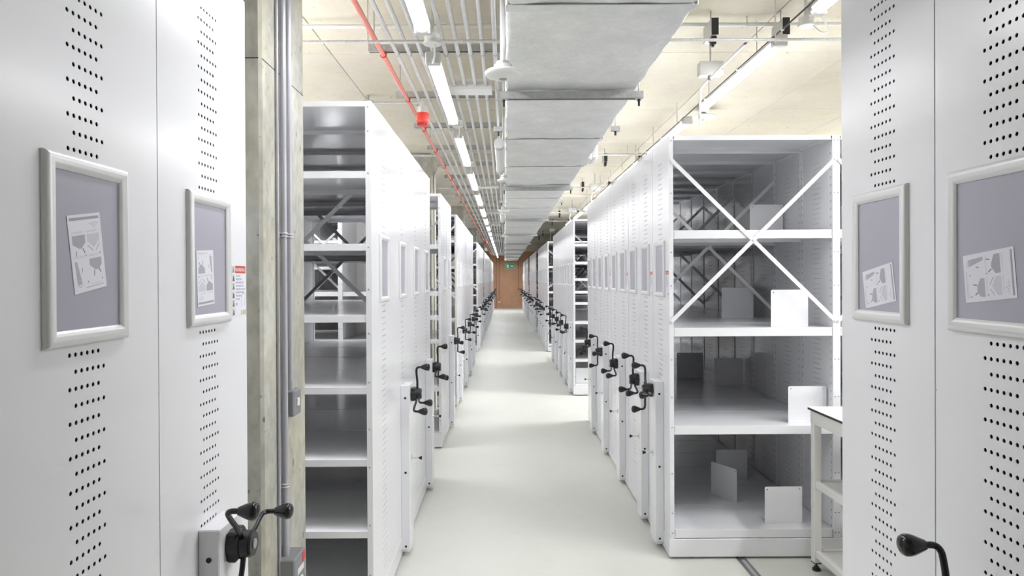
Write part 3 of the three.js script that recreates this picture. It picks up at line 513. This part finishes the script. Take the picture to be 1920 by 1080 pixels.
for (let k = 0; k < 40; k++) {
  const d = 2.04 + 1.02 * k; if (d > 40) break;
  const t = thing('strut_channel', k < 20 ? `slotted channel across the conduit rack, ${ORD[k]} from the camera` : 'distant slotted channel carrying the conduit rack', 'channel', [-0.38, CY + 0.0345, -d], 'channels carrying the conduit rack');
  part(t, 'channel', geo('rackstrut', () => merge([box(-0.43, 0.36, -0.02, 0.021, -0.0205, -0.018, 0.0005), box(-0.43, 0.36, -0.02, 0.021, 0.018, 0.0205, 0.0005), box(-0.43, 0.36, 0.019, 0.021, -0.02, 0.02, 0.0005), box(-0.43, 0.36, -0.02, -0.018, -0.02, -0.012, 0.0005), box(-0.43, 0.36, -0.02, -0.018, 0.012, 0.02, 0.0005)])), M.strut);
  if (k < 16) for (const x of RACK) part(t, 'conduit_saddle', saddle, M.zinc, [x + 0.38, -0.0345, 0.0]);
  part(t, 'pipe_clip', redClip, M.red, [-0.722 + 0.38, -0.0385, 0.006]);
  for (const x of [-0.4, 0.335]) part(t, 'drop_rod', geo('droprod', () => cyl(0.005, CEIL - CY - 0.053, 'y', 8).translate(0, 0.02 + (CEIL - CY - 0.053) / 2, 0)), M.strut, [x, 0, 0]);
}
[4.72, 9.75, 13.6, 16.7, 20.8, 24.0].forEach((d, i) => {
  const p = thing('pull_box', `pale steel pull box spanning four conduits of the rack, ${ORD[i]} from the camera`, 'junction box', [-0.235, CY - 0.035, -d - 0.06], 'pull boxes on the conduit rack');
  part(p, 'box_body', box(-0.15, 0.15, 0.006, 0.075, -0.075, 0.075, 0.002), M.plastic); part(p, 'cover_plate', box(-0.152, 0.152, -0.001, 0.006, -0.077, 0.077, 0.0015), M.plastic);
  part(p, 'gland', merge(RACK.slice(1, 5).flatMap(x => [-1, 1].map(s => cyl(0.0185, 0.018, 'z', 14).translate(x + 0.235, 0.035, s * 0.083)))), M.zinc);
});
// conduits that cross the ceiling
[[4.18, EYE + 1.558, 0.0125, 'white conduit clipped to the ceiling crossing above the rack, nearest the camera', M.plastic], [3.745, EYE + 1.312, 0.0085, 'slim conduit crossing beneath the rack and over the duct', M.zinc], [8.24, EYE + 1.5, 0.0125, 'conduit crossing the ceiling by the second column', M.zinc], [10.6, EYE + 1.42, 0.010, 'conduit crossing the ceiling just past the second pull box', M.zinc],
  [12.3, EYE + 1.5, 0.0125, 'white conduit crossing the ceiling halfway down the rack', M.plastic], [15.25, EYE + 1.48, 0.0125, 'conduit crossing the ceiling by the third column', M.zinc], [17.5, EYE + 1.48, 0.0125, 'conduit crossing the ceiling past the third column', M.zinc], [22.0, EYE + 1.48, 0.0125, 'conduit crossing the ceiling by the fourth column', M.zinc]].forEach(([d, y, r, label, m]) => {
  const t = thing('cross_conduit', label, 'conduit', [0.2, y, -d]);
  part(t, 'pipe', planar(cyl(r, 7.2, 'x', 14)), m);
  for (const x of [-2.6, -0.95, 1.3, 2.2, 3.1]) part(t, 'saddle', geo('cs' + r + y, () => merge([new THREE.TorusGeometry(r + 0.002, 0.003, 6, 16).rotateY(Math.PI / 2), cyl(0.004, CEIL - y - r, 'y', 8).translate(0, r + (CEIL - y - r) / 2, 0)])), M.zinc, [x, 0, 0]);
});
// detector boxes in pairs, junction plates with drops
[4.02, 8.36, 10.8, 15.4, 17.7, 22.2, 24.6].forEach((d, i) => [[1.253, 'row nearer the duct'], [1.675, 'row by the batten lights']].forEach(([x, w]) => {
  if (i === 0 && false) return;
  const t = thing('detector_box', `silver and black box under the ceiling, ${ORD[i]} in the ${w}`, 'detector', [x, EYE + 1.44, -d], 'silver and black boxes under the ceiling');
  part(t, 'box_body', geo('detbox', () => box(-0.0205, 0.0205, 0, 0.098, -0.17, -0.0, 0.002)), M.silver);
  part(t, 'black_face', geo('detface', () => box(-0.021, 0.021, -0.001, 0.099, -0.001, 0.005, 0.001)), M.blackMatt);
  part(t, 'nozzle', geo('detnoz', () => merge([box(-0.012, 0.018, -0.02, 0.0, -0.09, -0.02, 0.002), box(-0.018, 0.014, -0.05, -0.012, -0.05, -0.015, 0.003), cyl(0.008, 0.016, 'y', 10).translate(-0.004, -0.056, -0.03)])), M.blackMatt);
  part(t, 'hanger', geo('dethang', () => cyl(0.005, CEIL - EYE - 1.44 - 0.098, 'y', 8).translate(0, 0.098 + (CEIL - EYE - 1.538) / 2, -0.08)), M.strut);
}));
[4.55, 10.4, 13.9, 19.8].forEach((d, i) => {
  const t = thing('ceiling_junction_box', `flat silver box with a conduit drop ending in a sprinkler, ${ORD[i]} from the camera`, 'junction box', [1.395, EYE + 1.36, -d], 'silver boxes with conduit drops');
  part(t, 'box_body', geo('jb', () => box(-0.078, 0.076, 0, 0.09, -0.07, 0, 0.003)), M.silver);
  part(t, 'lid', geo('jbl', () => box(-0.081, 0.079, -0.002, 0.092, 0, 0.006, 0.002)), M.silver);
  part(t, 'hanger', geo('jbh', () => cyl(0.006, CEIL - EYE - 1.45, 'y', 8).translate(0, 0.09 + (CEIL - EYE - 1.45) / 2, -0.03)), M.strut);
  part(t, 'drop_conduit', geo('jbd', () => bent([V(-0.002, -0.012, 0.64), V(-0.002, -0.012, -0.04), V(-0.045, -0.06, -0.11), V(-0.045, -0.24, -0.12)], 0.03, 0.0085)), M.plastic);
  part(t, 'sprinkler', geo('spk', () => merge([cyl(0.013, 0.03, 'y', 12).translate(-0.045, -0.255, -0.12), cyl(0.006, 0.05, 'y', 8).translate(-0.045, -0.29, -0.12), cyl(0.012, 0.004, 'y', 12).translate(-0.045, -0.315, -0.12), box(-0.056, -0.053, -0.30, -0.265, -0.122, -0.118, 0.001), box(-0.037, -0.034, -0.30, -0.265, -0.122, -0.118, 0.001)])), M.zinc);
  part(t, 'gland', geo('jbg', () => cyl(0.016, 0.03, 'y', 12).translate(-0.002, -0.013, -0.03)), M.greyPlastic);
});
{
  const j = thing('junction_box', 'round white ceiling box with cable at the first batten over the right shelving', 'junction box', [1.745, EYE + 1.47, -3.91]);
  part(j, 'lid', boxGeo, M.plastic); part(j, 'stem', cyl(0.011, CEIL - EYE - 1.49, 'y', 10).translate(0, (CEIL - EYE - 1.45) / 2, 0), M.zinc);
  part(j, 'cable', tube([V(0.03, -0.02, 0.01), V(0.07, -0.07, 0.03), V(0.05, -0.11, 0.16), V(-0.06, -0.11, 0.34), V(-0.12, -0.1, 0.44)], 0.0055, 24, 8), M.plastic);
}
// white discs
const discProfile = [[0.0001, -0.03], [0.02, -0.03], [0.021, -0.028], [0.05, -0.026], [0.075, -0.017], [0.084, -0.006], [0.084, 0.0], [0.076, 0.008], [0.05, 0.014], [0.042, 0.016], [0.042, 0.034], [0.0001, 0.034]].map(p => new THREE.Vector2(...p));
function disc(x, y, d, label, r = 1) {
  const t = thing('disc_detector', label, 'detector', [x, y, -d], 'white disc detectors');
  part(t, 'dish', geo('dish', () => new THREE.LatheGeometry(discProfile, 40)), M.plastic).scale.set(r, r > 1.2 ? 0.6 : r, r);
  part(t, 'lens', geo('lens', () => { const g = new THREE.SphereGeometry(0.019, 18, 8, 0, 6.2832, Math.PI / 2, Math.PI / 2); g.scale(1, 0.3, 1); return g.translate(0, -0.0295, 0); }), M.cap);
  part(t, 'collar', geo('collar', () => merge([cyl(0.03, 0.016, 'y', 24).translate(0, 0.042, 0), cyl(0.034, 0.012, 'y', 24).translate(0, 0.022, 0)])), M.silver);
  part(t, 'drop_tube', cyl(0.0125, CEIL - y - 0.045, 'y', 14).translate(0, 0.045 + (CEIL - y - 0.045) / 2, 0), M.plastic);
}
disc(-0.004, EYE + 0.95, 3.13, 'large white disc detector on a drop tube at the near edge of the duct', 1);
disc(-0.004, EYE + 0.98, 6.75, 'small white disc detector past the first unlit luminaire beside the duct', 0.8);
disc(-0.004, EYE + 0.98, 9.75, 'white disc detector between the two unlit luminaires beside the duct', 1);
disc(-0.004, EYE + 0.98, 15.6, 'distant white disc detector beside the duct', 1);
disc(1.89, EYE + 1.53, 6.45, 'broad white disc close under the ceiling beside the battens over the right shelving', 1.5);
[[4.88, 6.2, 'nearer'], [10.0, 11.6, 'farther']].forEach(([d0, d1, w]) => {
  const l = d1 - d0, t = thing('unlit_luminaire', `${w} unlit white tubular luminaire hung along the conduit edge of the duct`, 'luminaire', [-0.035, EYE + 0.985, -(d0 + d1) / 2]);
  const g = new THREE.CapsuleGeometry(0.036, l - 0.22, 8, 20); g.rotateX(Math.PI / 2);
  part(t, 'tube_cover', g, M.plastic);
  for (const s of [-1, 1]) { part(t, 'end_socket', cyl(0.039, 0.1, 'z', 20).translate(0, 0, s * (l / 2 - 0.1)), M.silver); part(t, 'suspension', cyl(0.004, CEIL - EYE - 0.985, 'y', 8).translate(0.026, (CEIL - EYE - 0.985) / 2, s * (l / 2 - 0.2)), M.strut); }
});
// red sounders
[[5.05, 'nearer red alarm sounder hanging from the conduit rack beside the red pipe'], [22.0, 'distant red alarm sounder hanging from the conduit rack']].forEach(([d, label]) => {
  const t = thing('alarm_sounder', label, 'alarm', [-0.605, EYE + 1.135, -d]);
  const pts = [[0.0001, 0], [0.03, 0.0], [0.04, 0.008], [0.046, 0.03], [0.05, 0.036], [0.05, 0.046], [0.046, 0.05], [0.046, 0.095], [0.044, 0.1], [0.0001, 0.1]].map(p => new THREE.Vector2(...p));
  const b = part(t, 'sounder_body', new THREE.LatheGeometry(pts, 32), M.red);
  part(b, 'grille', merge(Array.from({ length: 7 }, (_, i) => { const a = -0.9 + i * 0.3; return box(-0.0025, 0.0025, 0.008, 0.026, 0.040, 0.0445, 0.0005).rotateY(a); })), M.dark);
  part(t, 'mount_box', merge([cyl(0.044, 0.045, 'y', 28).translate(0, 0.1225, 0), cyl(0.012, CY - EYE - 1.135 - 0.15, 'y', 12).translate(0, 0.145 + (CY - EYE - 1.28) / 2, 0)]), M.silver);
  part(t, 'label_band', cyl(0.0465, 0.012, 'y', 28).translate(0, 0.078, 0), M.red);
});
{
  const t = thing('branch_conduit', 'short galvanized branch conduit from round ceiling box towards the red sounder', 'conduit', [-1.19, EYE + 1.54, -5.93]);
  part(t, 'pipe', planar(cyl(0.011, 0.44, 'x', 14)).translate(0.22, 0, 0), M.zinc);
  part(t, 'round_box', merge([cyl(0.045, 0.04, 'y', 22), cyl(0.048, 0.008, 'y', 22).translate(0, -0.02, 0), cyl(0.012, CEIL - EYE - 1.54, 'y', 10).translate(0, (CEIL - EYE - 1.54) / 2, 0)]), M.strut);
}

// ------------------------------------------------------------------ pipes and boxes on the columns
function strap(p, y, r, xs) { part(p, 'pipe_strap', merge(xs.flatMap(z => [new THREE.TorusGeometry(r + 0.002, 0.003, 6, 18).rotateX(Math.PI / 2).translate(0, y, z), new THREE.TorusGeometry(r + 0.002, 0.003, 6, 18).rotateX(Math.PI / 2).translate(0, y + 0.012, z), box(-0.022, -0.012, y - 0.006, y + 0.018, z - 0.022, z + 0.022, 0.001)])), M.zinc); }
{
  const a = thing('column_conduit', 'grey conduit down the near column to the lower switch box', 'conduit', [-0.912, 0, -2.80]);
  part(a, 'pipe', cyl(0.0125, CEIL - 0.62, 'y', 16).translate(0, 0.62 + (CEIL - 0.62) / 2, 0), M.greyPipe); strap(a, 1.95, 0.0125, [0]); strap(a, 0.915, 0.0125, [0]);
  part(a, 'coupling', cyl(0.0155, 0.05, 'y', 16).translate(0, 0.645, 0), M.greyPipe);
  const b = thing('column_conduit', 'grey conduit down the near column to the small socket box', 'conduit', [-0.912, 0, -2.872]);
  part(b, 'pipe', cyl(0.0125, CEIL - 1.3, 'y', 16).translate(0, 1.3 + (CEIL - 1.3) / 2, 0), M.greyPipe); strap(b, 1.95, 0.0125, [0]);
  part(b, 'coupling', cyl(0.0155, 0.05, 'y', 16).translate(0, 1.32, 0), M.greyPipe);
  const e = thing('column_conduit', 'slim dark conduit at the front corner of the near column', 'conduit', [-0.922, 0, -2.755]);
  part(e, 'pipe', cyl(0.006, CEIL - 0.05, 'y', 12).translate(0, 0.05 + (CEIL - 0.05) / 2, 0), M.greyPipe);
  const s1 = thing('socket_box', 'small grey switch box on the column at the end of the shorter conduit', 'switch', [-0.93, 1.25, -2.885]);
  part(s1, 'box_body', box(0, 0.045, -0.055, 0.055, -0.05, 0.05, 0.006), M.greyPlastic);
  part(s1, 'rocker', box(0.044, 0.05, -0.016, 0.018, -0.014, 0.014, 0.002), M.plastic);
  const s2 = thing('switch_box', 'grey isolator box with red mark low on the column', 'switch', [-0.93, 0.53, -2.82]);
  part(s2, 'box_body', box(0, 0.07, -0.1, 0.1, -0.07, 0.07, 0.006), M.greyPlastic);
  part(s2, 'label_strip', box(0.0695, 0.0712, 0.02, 0.045, -0.05, 0.03, 0.0004), M.plastic);
  part(s2, 'red_mark', box(0.0695, 0.0715, 0.05, 0.09, -0.065, -0.035, 0.0004), M.red);
  part(s2, 'rocker', box(0.0695, 0.078, -0.05, 0.005, -0.02, 0.02, 0.002), M.plastic);
}
COLS.slice(1).forEach((d, i) => {
  const t = thing('column_conduit', `white conduit bending off the ${ORD[i + 1]} column into the ceiling rack`, 'conduit', [-0.915, 0, -d - 0.2]);
  part(t, 'pipe', bent([V(0, 0.03, 0), V(0, CEIL - 0.14, 0), V(0.32, CEIL - 0.12, 0)], 0.1, 0.0135, 12), M.plastic);
  for (const y of [0.8, 1.7, 2.6]) strap(t, y, 0.0135, [0]);
});

// ------------------------------------------------------------------ far wall
{
  const t = thing('exit_sign', 'green illuminated exit sign below the far end of the duct', 'sign', [0.31, EYE + 0.74, ZF + 0.03]);
  part(t, 'sign_case', box(-0.27, 0.27, -0.15, 0.15, -0.03, 0.03, 0.004), M.plastic);
  const ex = canvasTex(480, 240, x => { x.fillStyle = '#1f6a4e'; x.fillRect(0, 0, 480, 240); x.fillStyle = '#b9e0c8'; x.fillRect(70, 50, 90, 150); x.fillStyle = '#1f6a4e'; x.beginPath(); x.arc(118, 78, 16, 0, 7); x.fill(); x.lineWidth = 20; x.strokeStyle = '#1f6a4e'; x.beginPath(); x.moveTo(118, 96); x.lineTo(110, 145); x.lineTo(140, 190); x.moveTo(110, 145); x.lineTo(84, 188); x.moveTo(86, 118); x.lineTo(146, 122); x.stroke();
    x.fillStyle = '#b9e0c8'; x.fillRect(270, 105, 90, 32); x.beginPath(); x.moveTo(355, 75); x.lineTo(420, 121); x.lineTo(355, 167); x.fill(); });
  const p = new THREE.PlaneGeometry(0.5, 0.26); part(t, 'sign_face', p, std({ map: ex, emissiveMap: ex, emissive: rgb(1, 1, 1), emissiveIntensity: 0.35, roughness: 0.4 }), [0, 0, 0.0305]);
  const gl = new THREE.RectAreaLight(rgb(0.35, 0.8, 0.55), 0.3, 0.5, 0.26); gl.name = numbered('sign_glow'); gl.position.set(0, 0, 0.035); gl.rotation.y = Math.PI; t.add(gl);
}
[[-0.5, 0.06, 3.3, 'left-hand brown conduit on the far wall'], [-0.33, 0.42, 3.3, 'brown conduit ending in a socket on the far wall'], [0.82, 1.2, 3.3, 'brown conduit ending in a switch, right of the exit sign']].forEach(([x, y0, y1, label], i) => {
  const t = thing('wall_conduit', label, 'conduit', [x, 0, ZF + 0.02]);
  part(t, 'pipe', cyl(0.016, y1 - y0, 'y', 12).translate(0, (y0 + y1) / 2, 0), std({ color: rgb(0.4, 0.24, 0.17), roughness: 0.6 }));
  if (i) part(t, 'end_box', box(-0.06, 0.06, y0 - 0.12, y0, -0.02, 0.05, 0.006), i === 1 ? M.plastic : std({ color: rgb(0.4, 0.24, 0.17), roughness: 0.6 }));
});

renderer.render(scene, camera);
